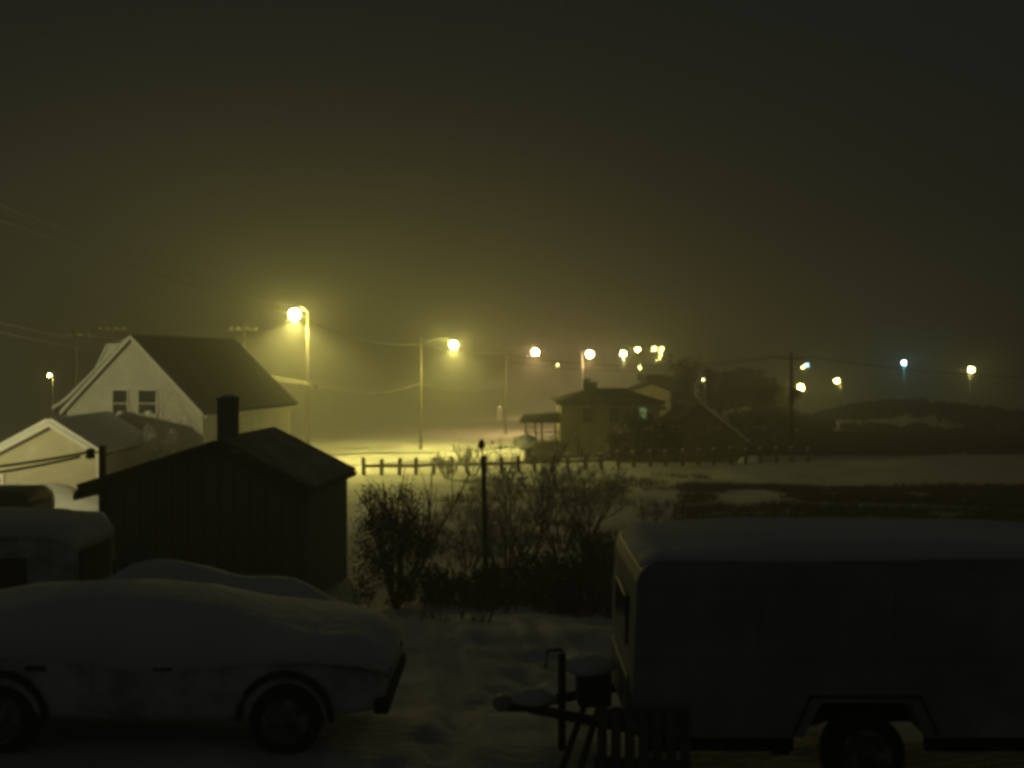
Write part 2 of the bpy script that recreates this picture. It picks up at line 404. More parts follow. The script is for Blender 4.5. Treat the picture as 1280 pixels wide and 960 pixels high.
span(Vector((L2P[0], L2P[1], L2.z + .1)), Vector((L3P[0], L3P[1], L3.z + .1)), .5, "cable between the second and third lamp poles over the road", .025)
span(Vector((L2P[0], L2P[1], L2.z - 3.2)), Vector((L3P[0], L3P[1], L3.z - 3.3)), .7, "lower cable between the second and third lamp poles over the road", .035)
span(Vector((L3P[0], L3P[1], L3.z - .2)), UD + Vector((-.9, -.17, -.3)), 1.0, "long cable crossing over the bungalow to the dark utility pole", .03)
span(Vector((L3P[0], L3P[1], L3.z - .9)), UD + Vector((-.3, -.17, -.3)), 1.1, "lower long cable crossing over the bungalow to the dark utility pole", .025)
span(UD + Vector((.9, -.17, -.3)), (62, 92, Z0 - 1.3), 1.0, "cable leaving the dark utility pole towards the right edge", .025)

# ------------------------------------------------------------------ houses
def window(root, x0, x1, z0, z1, y, name="window", frame=TRIM, pane=None, fw=.09, depth=.1, sash=True, off=None, face='y'):
    f = MB()
    f.box((x0-fw, y-.06, z0-fw), (x0, y+depth, z1+fw)).box((x1, y-.06, z0-fw), (x1+fw, y+depth, z1+fw))
    f.box((x0, y-.06, z1), (x1, y+depth, z1+fw)).box((x0-.0, y-.09, z0-fw), (x1, y+depth, z0))
    wo = f.build(name, frame, root, off=off)
    MB().box((x0, y-.015, z0), (x1, y+.01, z1)).build("pane", pane or GLASS, wo, off=off)
    if sash: MB().box((x0, y-.045, (z0+z1)/2-.03), (x1, y-.017, (z0+z1)/2+.03)).build("sash", frame, wo, off=off)
    return wo
def clap_gable(root, pts, y, matl, step=.16, name="clapboards"):
    """overlapping horizontal boards over a convex facade polygon (x, z), one joined part"""
    zs = [p[1] for p in pts]; z = min(zs); b = MB(); n = len(pts)
    def ext(zz):
        xsx = []
        for i in range(n):
            (xa, za), (xb, zb) = pts[i], pts[(i+1) % n]
            if (za - zz) * (zb - zz) <= 0 and abs(za - zb) > 1e-6:
                xsx.append(xa + (xb - xa) * (zz - za) / (zb - za))
        return (min(xsx), max(xsx)) if len(xsx) >= 2 else None
    while z < max(zs) - step * .6:
        e0, e1 = ext(z + .002), ext(min(z + step, max(zs) - .01))
        if e0 and e1:
            (a, c), (a1, c1) = e0, e1
            b.add([(a, y-.028, z), (c, y-.028, z), (c1, y-.006, z+step), (a1, y-.006, z+step), (a, y, z), (c, y, z), (c1, y, z+step), (a1, y, z+step)],
                  [(0,1,2,3), (0,4,5,1), (3,2,6,7), (0,3,7,4), (1,5,6,2)])
        z += step
    o = b.build(name, matl, root); o['kind'] = 'stuff'
    return o
def roof_slab(root, p_eave, p_ridge, y0, y1, th, matl, name="roof"):
    """one slope: (x,z) at the eave and at the ridge, running from y0 to y1, thickness th upwards"""
    (xe, ze), (xr_, zr) = p_eave, p_ridge
    d = Vector((xr_ - xe, zr - ze)).normalized(); nn = Vector((-d.y, d.x))
    if nn.y < 0: nn = -nn
    a = [(xe, ze), (xr_, zr), (xr_ + nn.x*th, zr + nn.y*th), (xe + nn.x*th, ze + nn.y*th)]
    return MB().prism(a, y0, y1).build(name, matl, root)

# --- the white gabled house (local frame: gable in the xz plane, depth along +y)
gb = P(168, 512, 49); base = Vector((gb.x, 49, H(gb.x, 49) - .3))
A12 = -math.radians(12)
hs = thing("gabled_house", "white steep gabled house with dark shingle roof and two small upper windows", "house", base, A12)
ez = Z0 - (512 - HZ) / F * 49 - base.z; az = Z0 - (423 - HZ) / F * 49 - base.z; hw = 3.72; D = 10.0
gab = [(-hw, 0), (hw, 0), (hw, ez), (0, az), (-hw, ez)]
MB().prism(gab, 0, D).build("wall", WHITEW, hs)
clap_gable(hs, gab, 0, WHITEW)
MB().prism([(hw+.02, -.02), (hw+.05, -.02)] and [(hw-.09, 0), (hw+.03, 0), (hw+.03, ez), (hw-.09, ez)], -.045, .1).build("corner_board", TRIM, hs)
MB().prism([(-hw-.03, 0), (-hw+.09, 0), (-hw+.09, ez), (-hw-.03, ez)], -.045, .1).build("corner_board", TRIM, hs)
sl = (az - ez) / hw
# right slope (bare dark shingles), left slope (snow) with flared eave
roof_slab(hs, (hw+.30, ez-.30*sl*.7), (0, az+.02), -.34, D+.3, .14, BAREROOF)
ro = MB().prism([(-hw-.62, ez-.18), (-hw-.18, ez+.04), (-hw+.35, ez+.38), (0, az+.02), (0, az+.19), (-hw+.28, ez+.55), (-hw-.22, ez+.22), (-hw-.66, ez-.02)], -.34, D+.3).build("roof", SHINGLE, hs)
MB().prism([(-hw-.68, ez-.02), (-hw-.22, ez+.225), (-hw+.28, ez+.555), (-.25, az-.02), (-.22, az+.08), (-hw+.22, ez+.70), (-hw-.24, ez+.36), (-hw-.70, ez+.12)], -.37, D+.3).build("roof_snow", SNOW, hs, bevel=.03)
for sgn in (1, -1):   # rake boards
    MB().prism([(sgn*(hw+.20), ez-.30), (sgn*(hw+.22), ez-.10), (sgn*.02, az+.16), (sgn*.02, az-.06)], -.385, -.345).build("rake_board", TRIM, hs)
MB().prism([(hw+.23, ez-.34), (hw+.40, ez-.34), (hw+.40, ez-.22), (hw+.23, ez-.20)], -.3, D+.28).build("gutter", TRIM, hs)
W = 49 / F
for (xa, xb, za, zb) in ((139, 159, 521, 488), (175, 199, 520, 488)):
    xl = (xa - 168) * W; xrr = (xb - 168) * W
    z_lo = Z0 - (za - HZ) * W - base.z; z_hi = Z0 - (zb - HZ) * W - base.z
    wo = window(hs, xl, xrr, z_lo, z_hi, -.03, depth=.03)
    MB().box((xl-.05, -.20, z_lo-.02), (xrr+.05, -.095, z_lo+.13)).build("sill_snow", SNOW, wo, bevel=.02)
    MB().ball(((xl+xrr)/2+.1, -.13, z_lo+.17), (.26, .05, .12), 10, 5, -1, 1, .3).build("sill_snow", SNOW, wo, True)
# left dormer, snow covered
dz0 = az - 1.75
MB().prism([(-.35, az-.30), (-1.72, az-.36), (-2.72, az-2.16), (-1.9, az-2.1)], .45, 2.9).build("dormer", TRIM, hs)
MB().prism([(-.30, az-.20), (-1.82, az-.26), (-2.84, az-2.14), (-2.75, az-2.17), (-1.74, az-.35), (-.33, az-.29)], .38, 3.0).build("dormer_roof", SNOW, hs)

# --- the cream annex in front of it
ax = P(65, 530, 42); ab = Vector((ax.x, 42, H(ax.x, 42) - .3))
an = thing("annex_building", "low cream clapboard annex with snowy gable roof in front of the white house", "building", ab)
aaz = ax.z - ab.z; rz_ = Z0 - (565 - HZ) * 42 / F - ab.z; rx = 2.0; lx = -3.5; lz = aaz - 3.5 * (aaz - rz_) / 2.0 * .86
ga = [(lx, 0), (rx, 0), (rx, rz_), (0, aaz), (lx, lz)]
MB().prism(ga, 0, 5.6).build("wall", ANNEXW, an)
clap_gable(an, ga, 0, ANNEXW, .17)
for cxn in (rx, lx + .1): MB().box((cxn-.09, -.05, 0), (cxn+.03, .1, (rz_ if cxn > 0 else lz)-.02)).build("corner_board", TRIM, an)
k_ = (aaz - rz_) / rx
roof_slab(an, (rx+.28, rz_-.28*k_), (0, aaz+.01), -.28, 5.7, .10, SHINGLE)
roof_slab(an, (lx-.28, lz-.24*k_), (0, aaz+.01), -.28, 5.7, .10, SHINGLE)
MB().prism([(rx+.28, rz_-.28*k_+.11), (0, aaz+.12), (lx-.28, lz-.24*k_+.11), (lx-.28, lz-.24*k_+.22), (-.15, aaz+.24), (.15, aaz+.24), (rx+.30, rz_-.28*k_+.24)], -.31, 5.72).build("roof_snow", SNOW, an, bevel=.03)
for pts in ([(rx+.24, rz_-.34*k_-.06), (rx+.24, rz_-.24*k_+.09), (0.0, aaz+.10), (0.0, aaz-.10)], [(lx-.24, lz-.3*k_-.06), (lx-.24, lz-.2*k_+.09), (-.01, aaz+.10), (-.01, aaz-.10)]):
    MB().prism(pts, -.325, -.283).build("rake_board", TRIM, an)
MB().box((-2.35, -.09, 1.15), (-2.02, -.03, 1.62)).build("sign_plate", mat("white_enamel", (.8, .79, .76), (.84, .83, .8), 3, .4), an)
MB().box((-2.30, -.098, 1.22), (-2.15, -.092, 1.40)).build("red_mark", mat("red_paint", (.45, .09, .05), (.5, .12, .06), 3, .5), an)

# --- the dark board shed
sa = P(275, 555, 22); sb = Vector((sa.x, 22, H(sa.x, 22) - .2)); R8 = -math.radians(6.5)
sh = thing("board_shed", "dark vertical board shed with low gable roof and chimney, before the white house", "shed", sb, R8)
saz = sa.z - sb.z; sez = Z0 - (604 - HZ) * 22 / F - sb.z; shw = 2.78; SD = 3.2; ks = (saz - sez) / shw; shr = 2.0; kr = .50; zr_ = saz - shr * kr
MB().prism([(-shw, 0), (shr, 0), (shr, zr_-.02), (0, saz-.02), (-shw, sez-.02)], .03, SD).build("wall", SHEDW, sh)
nb = 26; bw = (shw + shr) / nb
for i in range(nb):
    x0 = -shw + i * bw + .008; x1 = x0 + bw - .016; d = random.uniform(-.012, .008); zb = random.uniform(0, .05)
    t0 = saz - (-x0 * ks if x0 < 0 else x0 * kr) - .03; t1 = saz - (-x1 * ks if x1 < 0 else x1 * kr) - .03
    b = MB(); pts = [(x0, zb), (x1, zb), (x1, t1), (x0, t0)]
    b.prism(pts, -.012 + d, .035); b.build("board", SHEDW, sh)
for i in range(nb // 2):   # battens over every second joint
    x0 = -shw + (2 * i + 1) * bw
    MB().prism([(x0-.025, .05), (x0+.025, .05), (x0+.025, saz-max(-x0*ks, x0*kr)-.07), (x0-.025, saz-max(-x0*ks, x0*kr)-.07)], -.045, -.012).build("batten", WOOD, sh)
roof_slab(sh, (-shw-.42, sez-.42*ks), (0, saz), -.30, SD+.2, .10, SHINGLE)
roof_slab(sh, (shr+.16, zr_-.16*kr), (0, saz), -.30, SD+.2, .10, SHINGLE)
MB().prism([(shr+.16, zr_-.16*kr+.11), (.02, saz+.11), (.02, saz+.17), (shr+.18, zr_-.16*kr+.19)], -.12, SD+.2).build("roof_snow", mat("thin_roof_snow", (.16, .155, .14), (.46, .45, .43), 1.8, .85, .5, 8), sh, bevel=.02)
MB().prism([(-shw-.40, sez-.40*ks-.17), (-shw-.40, sez-.40*ks+.03), (0, saz+.06), (0, saz-.14)], -.35, -.303).build("rake_board", DARK, sh)
MB().prism([(shr+.15, zr_-.15*kr-.17), (shr+.15, zr_-.15*kr+.03), (.005, saz+.06), (.005, saz-.14)], -.35, -.303).build("rake_board", DARK, sh)
MB().prism([(-shw-.47, sez-.45*ks-.20), (-shw-.42, sez-.45*ks-.24), (-shw-.30, sez-.45*ks-.20), (-shw-.32, sez-.42*ks-.02), (-shw-.44, sez-.42*ks-.04)], -.42, SD).build("gutter", DARK, sh)
chz = Z0 - (500 - HZ) * 22.6 / F - sb.z
ch = MB().box((-.27, .45, saz-.6), (.11, .83, chz)).build("chimney", BRICK, sh, bevel=.012)
MB().box((-.285, .435, chz+.003), (.125, .845, chz+.06)).build("chimney_cap", BRICK, ch, bevel=.01)
MB().ball((-.06, .66, chz+.06), (.20, .20, .07), 12, 4, 0, 1, .2).build("chimney_snow", SNOW, ch, True)
# service mast with insulator on the shed's left eave
sp = P(128, 606, 22.2); st = P(128, 557, 22.2)
mr = thing("service_mast", "dark service mast with round insulator standing at the shed's left eave", "mast", (sp.x, sp.y, sp.z - 2.3))
mo = mr.location
MB().box((st.x-.065, st.y-.065, sp.z-2.3), (st.x+.065, st.y+.065, st.z), None).build("post", DARK, mr, off=mo, bevel=.012)
ins = P(113, 567, 22.1)
MB().tube([(st.x-.05, st.y, ins.z+.02), (ins.x, ins.y, ins.z)], .02, 6).build("bracket", STEEL, mr, True, mo)
MB().lathe([(.03, -.12), (.10, -.10), (.10, -.02), (.06, 0), (.10, .03), (.10, .08), (.04, .12)], ins, 12).build("insulator", DARK, mr, True, mo)
span(ins + Vector((-.05, 0, .03)), P(-160, 594, 19), .10, "upper thick dark wire from the service mast's insulator to the left edge", .03)
span(P(100, 571, 22.1), P(-160, 606, 18.6), .10, "lower thick dark wire under the one on the insulator", .03)
# dark gate between the shed and the van
gx, gy = -9.4, 21.2; gt = thing("board_gate", "low dark board gate beside the shed's left corner", "gate", (gx - .1, gy, H(gx, gy)))
for i in range(5):
    MB().cbox((-.5 + i * .2, 0, .75), (.16, .03, 1.3 + .06 * (i % 2)), None).build("board", DARK, gt)
MB().cbox((-.1, .04, .4), (1.0, .04, .1)).build("rail", WOOD, gt); MB().cbox((-.1, .04, 1.1), (1.0, .04, .1)).build("rail", WOOD, gt)
MB().cbox((-.72, .03, .8), (.12, .12, 1.9)).build("post", WOOD, gt)

# --- the dark bungalow in the middle
b0 = P(825, 575, 72); bb = Vector((7.1, 72, H(7.1, 72) - .5))
bg_ = thing("bungalow", "dark hip roofed bungalow with a left porch and one green lit window", "house", bb)
def zl(py, Y, r): return Z0 - (py - HZ) * Y / F - r.z
def xl_(px, Y, r): return (px - 640) * Y / F - r.x
X0, X1 = xl_(702, 72, bb), xl_(825, 72, bb); EZ = zl(502, 72, bb); RZ = zl(485, 76, bb)
MB().box((X0, 0, 0), (X1, 8, EZ)).build("wall", BROWNW, bg_)
clap_gable(bg_, [(X0, .3), (X1, .3), (X1, EZ-.05), (X0, EZ-.05)], 0, BROWNW, .2)
MB().box((X0-.08, -.1, 0), (X1+.08, 8.1, .8)).build("foundation", mat("concrete", (.25, .24, .22), (.34, .33, .31), 4, .9, .3, 12), bg_)
rx0, rx1 = xl_(740, 76, bb), xl_(779, 76, bb)
e = .4
rf = MB().add([(X0-e, -e, EZ-.03), (X1+e, -e, EZ-.03), (X1+e, 8+e, EZ-.03), (X0-e, 8+e, EZ-.03), (rx0, 4, RZ), (rx1, 4, RZ),
      (X0-e, -e, EZ-.2), (X1+e, -e, EZ-.2), (X1+e, 8+e, EZ-.2), (X0-e, 8+e, EZ-.2)],
      [(0,1,5,4), (1,2,5), (2,3,4,5), (3,0,4), (0,6,7,1), (1,7,8,2), (2,8,9,3), (3,9,6,0), (9,8,7,6)])
rfo = rf.build("roof", SHINGLE, bg_)
for cx_, top, wd in ((733, 474, .5), (741, 478, .62)):
    c = MB(); X = xl_(cx_, 75, bb); c.box((X-wd/2, 3-.25, RZ-1.2), (X+wd/2, 3.25, zl(top, 75, bb)))
    co = c.build("chimney", BRICK, rfo); MB().box((X-wd/2-.05, 2.7, zl(top, 75, bb)+.003), (X+wd/2+.05, 3.3, zl(top, 75, bb)+.1)).build("chimney_cap", SNOW, rfo)
litm = emis("green_lit_window", (.45, 1.0, .42), .16)
wl = window(bg_, xl_(798.5, 72, bb), xl_(808, 72, bb), zl(524, 72, bb), zl(509.5, 72, bb), -.03, depth=.03, pane=litm, frame=BROWNW)
wl['label'] = "window glowing pale green"
window(bg_, xl_(762, 72, bb), xl_(774, 72, bb), zl(528, 72, bb), zl(510, 72, bb), -.03, depth=.03, frame=BROWNW)
window(bg_, xl_(716, 72, bb), xl_(723, 72, bb), zl(553, 72, bb), zl(547, 72, bb), -.03, depth=.03, sash=False, frame=BROWNW)
window(bg_, xl_(728, 72, bb), xl_(740, 72, bb), zl(528, 72, bb), zl(510, 72, bb), -.03, depth=.03, frame=BROWNW)
# porch
PX0, PX1 = xl_(656, 73, bb), X0 - .05; PZ = zl(527, 73, bb); DZ = zl(554, 73, bb)
pr = MB().add([(PX0-.4, .2, PZ-.05), (PX1, .2, PZ-.05), (PX1, 4.2, PZ+.1), (PX0-.4, 4.2, PZ+.1), (PX0-.1, 1.2, PZ+.45), (PX1, 1.2, PZ+.6), (PX1, 3.4, PZ+.6), (PX0-.1, 3.4, PZ+.45)],
      [(0,1,5,4), (1,2,6,5), (2,3,7,6), (3,0,4,7), (4,5,6,7), (3,2,1,0)]).build("porch_roof", SHINGLE, bg_)
MB().box((PX0-.1, .4, DZ-.15), (PX1, 4.0, DZ)).build("porch_deck", WOOD, bg_)
for i, px_ in enumerate((657, 669, 677, 694)):
    X = xl_(px_, 73, bb); MB().box((X-.07, .45, DZ), (X+.07, .6, PZ-.06)).build("porch_post", WOOD, bg_)
MB().box((PX0, .47, DZ+.82), (PX1, .57, DZ+.9)).build("porch_rail", WOOD, bg_)
nbl = 14
for i in range(nbl):
    X = PX0 + .2 + (PX1 - PX0 - .4) * i / (nbl - 1)
    MB().box((X-.025, .495, DZ), (X+.025, .545, DZ+.82)).build("baluster", WOOD, bg_)
MB().box((PX0-.05, .55, .1), (PX1, .62, DZ-.16)).build("porch_skirt", BROWNW, bg_)
MB().ball((PX0-.1, -.2, DZ+.2), (.9, .5, .55), 12, 6, -1, 1, .3).build("porch_snow", SNOW, bg_, True)

# --- the tan house behind it
t0 = Vector((13.4, 95, H(13.4, 95) - .4)); th = thing("tan_house", "tan gabled house with dark stepped roof behind the bungalow", "house", t0)
def tl(px, py, Y=95): return ((px - 640) * Y / F - t0.x, Z0 - (py - HZ) * Y / F - t0.z)
gx0, gz0 = tl(788, 489); gxa, gza = tl(812, 479.5); gx1, gz1 = tl(838, 489)
MB().prism([(gx0, 0), (gx1, 0), (gx1, gz1), (gxa, gza), (gx0, gz0)], 0, 4.0).build("wall", TANW, th)
clap_gable(th, [(gx0, 1), (gx1, 1), (gx1, gz1), (gxa, gza), (gx0, gz0)], 0, TANW, .25)
kk = (gza - gz0) / (gxa - gx0)
roof_slab(th, (gx0-.3, gz0-.3*kk), (gxa, gza+.01), -.3, 4.0, .12, SHINGLE); roof_slab(th, (gx1+.3, gz1-.3*kk), (gxa, gza+.01), -.3, 4.0, .12, SHINGLE)
m0 = tl(810, 476, 99); m1 = tl(809.5, 468.5, 99); m2 = tl(835, 469.5, 99); m3 = tl(881, 506, 99)
MB().prism([(m0[0]+.15, 0), (m3[0]-.15, 0), (m3[0]-.15, m3[1]-.1), (m2[0], m2[1]-.12), (m0[0]+.15, m1[1]-.12)], 4.003, 11).build("upper_wall", BROWNW, th)
MB().prism([(m1[0]-.15, m1[1]-.75), (m1[0]-.1, m1[1]), (m2[0], m2[1]), (m3[0]+.3, m3[1]-.2), (m3[0]+.2, m3[1]-.35), (m2[0], m2[1]-.11), (m1[0]+.14, m1[1]-.11), (m1[0]+.14, m1[1]-.75)], 3.6, 11.2).build("upper_roof", SHINGLE, th)
xw = tl(822, 500)
window(th, xw[0], xw[0]+.8, xw[1]-1.0, xw[1], -.03, depth=.03)
# --- the steep roofed house with a snow edged gable
q0 = Vector(((876-640)*70/F, 70.5, H(13.4, 70.5) - .4)); sg = thing("steep_roofed_house", "brown house with snow edged sloping gable right of the bungalow", "house", q0)
qa = Z0 - (506 - HZ) * 70.5 / F - q0.z; qe = Z0 - (552 - HZ) * 70.5 / F - q0.z; qx = 59 * 70.5 / F
QL = -2.0; kz = (qa - qe) / qx
MB().prism([(QL, 0), (qx-.2, 0), (qx-.2, qe+.2*kz-.05), (0, qa-.05), (QL, qa+QL*kz-.05)], 0, 6).build("wall", BROWNW, sg)
clap_gable(sg, [(QL, .3), (qx-.2, .3), (qx-.2, qe+.2*kz-.05), (0, qa-.05), (QL, qa+QL*kz-.05)], 0, BROWNW, .2)
roof_slab(sg, (qx+.1, qe-.1*kz), (0, qa), -.3, 6.3, .12, SHINGLE); roof_slab(sg, (QL-.2, qa+(QL-.2)*kz), (0, qa), -.3, 6.3, .12, SHINGLE)
MB().prism([(qx+.1, qe-.1*kz+.02), (qx+.1, qe-.1*kz+.22), (0, qa+.30), (0, qa+.10)], -.42, -.303).build("rake_board", TRIM, sg)
MB().ball((qx+.5, -.6, .45), (1.3, .7, .6), 12, 6, -1, 1, .3).build("eave_snow", SNOW, sg, True)
# ------------------------------------------------------------------ post and rail fence along the lower field
fx0, fx1 = P(455, 0, 58).x, P(1010, 0, 62).x
nf = 28; fr = thing("post_fence", "low post and rail fence crossing the snowy field before the bungalow", "fence", (fx0, 58, H(fx0, 58)))
fo = fr.location; prev = None
for i in range(nf):
    t = i / (nf - 1); X = fx0 + (fx1 - fx0) * t + random.uniform(-.05, .05); Yf = 58 + 4 * t
    zg = H(X, Yf); hp = .95 + random.uniform(-.07, .07); ln = random.uniform(-.05, .05)
    M = Matrix.Translation((X, Yf, zg)) @ Matrix.Rotation(ln, 4, 'Y')
    p = MB().box((-.11, -.10, -.3), (.11, .10, hp), M); po = p.build("post", WOOD, fr, off=fo, bevel=.015)
    MB().ball((X + ln * hp, Yf, zg + hp + .01), (.13, .12, .08), 8, 3, 0, 1).build("post_snow", SNOW, po, True, fo)
    if prev:
        a, b = prev, Vector((X, Yf - .13, zg + .55))
        MB().add([a + Vector((0, 0, -.09)), b + Vector((0, 0, -.09)), b + Vector((0, 0, .09)), a + Vector((0, 0, .09)),
                  a + Vector((0, -.05, -.09)), b + Vector((0, -.05, -.09)), b + Vector((0, -.05, .09)), a + Vector((0, -.05, .09))],
                 [(0,1,2,3), (7,6,5,4), (0,4,5,1), (3,2,6,7), (0,3,7,4), (1,5,6,2)]).build("rail", WOOD, fr, off=fo)
    prev = Vector((X, Yf - .13, zg + .55))

# ------------------------------------------------------------------ shrubs and trees
def branch(b, p, d, ln, r, depth, rnd, spread=.6, nsub=3, tips=None, up=.15):
    pts = [p]; q = Vector(p); dd = Vector(d)
    for k in range(3):
        dd = (dd + Vector((rnd.uniform(-1, 1), rnd.uniform(-1, 1), rnd.uniform(-.5, .8))) * .18).normalized()
        q = q + dd * ln / 3; pts.append(q.copy())
    b.tube(pts, [r, r * .85, r * .7, r * .5], 4 if r > .012 else 3, cap=False)
    if tips is not None: tips.append((q.copy(), dd.copy()))
    if depth <= 0: return
    for k in range(nsub):
        i = rnd.choice((1, 2, 2, 3)); nd = (dd + Vector((rnd.uniform(-1, 1), rnd.uniform(-1, 1), rnd.uniform(-.3, .9))) * spread + Vector((0, 0, up))).normalized()
        branch(b, pts[i], nd, ln * rnd.uniform(.55, .8), r * .55, depth - 1, rnd, spread, nsub, tips, up)
def leaves(b, tips, n, size, rad, rnd, flat=1.0):
    for _ in range(n):
        c, d = rnd.choice(tips)
        p = c + Vector((rnd.gauss(0, rad), rnd.gauss(0, rad), rnd.gauss(0, rad * flat)))
        a = Vector((rnd.uniform(-1, 1), rnd.uniform(-1, 1), rnd.uniform(-1, 1))).normalized() * size * rnd.uniform(.6, 1.3)
        c2 = a.orthogonal().normalized() * size * rnd.uniform(.3, .5)
        b.add([p - a, p + c2, p + a, p - c2], [(0, 1, 2, 3)])
def bare_shrub(loc, h, label, seed, stems=6, depth=3, spread=.7, group="bare shrubs", r0=.035, frost=0):
    rnd = random.Random(seed); root = thing("bare_shrub", label, "shrub", loc, 0, group)
    st_, tw = MB(), MB()
    for i in range(stems):
        a = rnd.uniform(0, 2 * PI); d = Vector((math.cos(a) * .5, math.sin(a) * .5, 1)).normalized()
        L_ = h * rnd.uniform(.4, .6); p = Vector((math.cos(a) * .12, math.sin(a) * .12, -.1))
        pts = [p, p + d * L_ * .5, p + d * L_]; st_.tube(pts, [r0, r0 * .8, r0 * .6], 5)
        for q in pts[1:]:
            for _ in range(2):
                nd = (d + Vector((rnd.uniform(-1, 1), rnd.uniform(-1, 1), rnd.uniform(-.2, .8))) * spread).normalized()
                branch(tw, q, nd, h * rnd.uniform(.28, .42), r0 * .5, depth - 1, rnd, spread)
    st_.build("stem", TWIG, root); tw.build("twigs", TWIG, root)
    if frost:
        f = MB(); tips = [(Vector(v), Vector((0, 0, 1))) for v in tw.v[::7]]; leaves(f, tips, 1500, frost, .035, rnd); f.build("clinging_snow", RIME, root)['kind'] = 'stuff'
    return root
def leafy_bush(loc, w_, h, label, matl, seed, n=2600, group="leafy bushes", size=.07, name="bush", d_=None, snow_n=0):
    rnd = random.Random(seed); root = thing(name, label, "bush", loc, 0, group)
    st_ = MB(); tips = []
    for i in range(9):
        a = 2 * PI * i / 9 + rnd.uniform(-.3, .3); rr = rnd.uniform(.1, .8)
        d = Vector((math.cos(a) * rr * w_ * .5, math.sin(a) * rr * (d_ or w_) * .5, h * .55))
        branch(st_, Vector((0, 0, -.1)), d.normalized(), d.length, .04, 2, rnd, .5, 3, tips)
    st_.build("stem", TWIG, root)
    cl = []
    for _ in range(46):       # clump centres through the volume of the crown
        while True:
            u = Vector((rnd.uniform(-1, 1), rnd.uniform(-1, 1), rnd.uniform(0, 1)))
            lim = 1 - .25 * u.z
            if u.x**2 + u.y**2 < lim * lim and u.x**2 + u.y**2 + (u.z*1.0)**2 < 1.25: break
        cl.append((Vector((u.x * w_ * .5, u.y * (d_ or w_) * .5, u.z * h * .88 + .1)), None))
    c = MB(); leaves(c, cl, n, size, min(w_, h) * .085, rnd); c.build("foliage", matl, root)
    if snow_n:
        s_ = MB(); leaves(s_, cl, snow_n, size * .9, min(w_, h) * .09, rnd); s_.build("clinging_snow", RIME, root)['kind'] = 'stuff'
    return root
q = P(494, 700, 20.8); leafy_bush((q.x, 20.8, H(q.x, 20.8)), 1.75, 2.75, "big rounded dark brown bush right of the shed", LEAFD, 11, 5200, size=.045, snow_n=900)
q = P(800, 580, 66); leafy_bush((P(797, 0, 65.5).x, 65.5, H(9, 65.5)), 2.7, 3.3, "dark bush against the bungalow wall under the green lit window", EVER, 12, 2600, size=.14, snow_n=260)
leafy_bush((P(832, 0, 66.5).x, 66.5, H(10.5, 66.5)), 2.6, 3.1, "dark snow flecked bush at the bungalow's right corner", EVER, 13, 2400, size=.14, snow_n=260)
leafy_bush((P(772, 0, 64).x, 64, H(7, 64)), 1.5, 1.8, "small dark bush left of the two bigger ones by the bungalow", EVER, 14, 1200, size=.12, snow_n=120)
leafy_bush((P(196, 0, 45).x, 45, H(-16.2, 45)), 1.8, 4.1, "frosted bluish shrub below the white house's upper windows", FROST, 15, 2600, size=.09, snow_n=600)
bare_shrub((P(664, 0, 28).x, 28, H(.6, 28)), 3.4, "tall bare shrub with upright twigs right of the thin pole", 21, 5, 3, .55, frost=.05)
bare_shrub((P(700, 0, 30).x, 30, H(1.5, 30)), 2.7, "wide bare shrub left of the trailer", 22, 7, 3, .8, frost=.05)
bare_shrub((P(632, 0, 25.5).x, 25.5, H(-.2, 25.5)), 2.1, "low bare shrub at the thin pole's right foot", 23, 7, 3, .8, frost=.045)
bare_shrub((P(585, 0, 27).x, 27, H(-1.2, 27)), 1.6, "low bare shrub left of the thin pole", 24, 6, 3, .8, frost=.045)
bare_shrub((P(590, 0, 57).x, 57, H(-2.3, 57)), 1.7, "bare bush by the road end of the field fence", 25, 6, 3, .9, frost=.05)
bare_shrub((P(560, 0, 56).x, 56, H(-3.6, 56)), 1.4, "second bare bush by the fence, nearer the shed", 26, 6, 3, .9, frost=.05)
bare_shrub((P(735, 0, 33).x, 33, H(2.5, 33)), 2.6, "bare shrub just above the trailer's front corner", 27, 6, 3, .8, frost=.05)
DK = ["dark low bush at the foot of the big brown bush", "dark low bush at the foot of the thin pole", "dark low bush between the thin pole and the trailer",
      "dark low bush beside the trailer's front corner", "dark low bush in front of the wide bare shrub"]
for i, (px, Y, w_, h) in enumerate(((548, 21.5, 1.5, .75), (612, 21.8, 1.6, .8), (672, 21, 1.7, 1.05), (742, 20, 1.3, 1.7), (706, 19.5, 1.5, 1.15))):
    x = (px - 640) * Y / F; leafy_bush((x, Y, H(x, Y)), w_, h, DK[i], LEAFD if i % 2 else EVER, 40 + i, 1100, "low dark bushes along the yard's edge", .05)
# thin pole with a small dark knob in the yard's lower edge
q1 = P(604, 571, 24); gz = H(-.65, 24)
tp = thing("thin_pole", "thin dark wooden pole with small dark knob on top, amid the bare shrubs", "pole", (-.63, 24, gz - .1)); to = tp.location
MB().tube([(-.63, 24, gz - .1), (-.66, 24, (gz + q1.z) / 2), (q1.x, 24, q1.z)], [.075, .062, .052], 10).build("shaft", WOOD, tp, True, to)
MB().tube([(q1.x, 24, q1.z), (q1.x - .03, 24, q1.z + .2)], .022, 6).build("rod", STEEL, tp, True, to)
MB().lathe([(.03, 0), (.085, .05), (.085, .14), (.05, .2), (.02, .24)], (q1.x - .04, 24, q1.z + .19), 10).build("knob", DARK, tp, True, to)

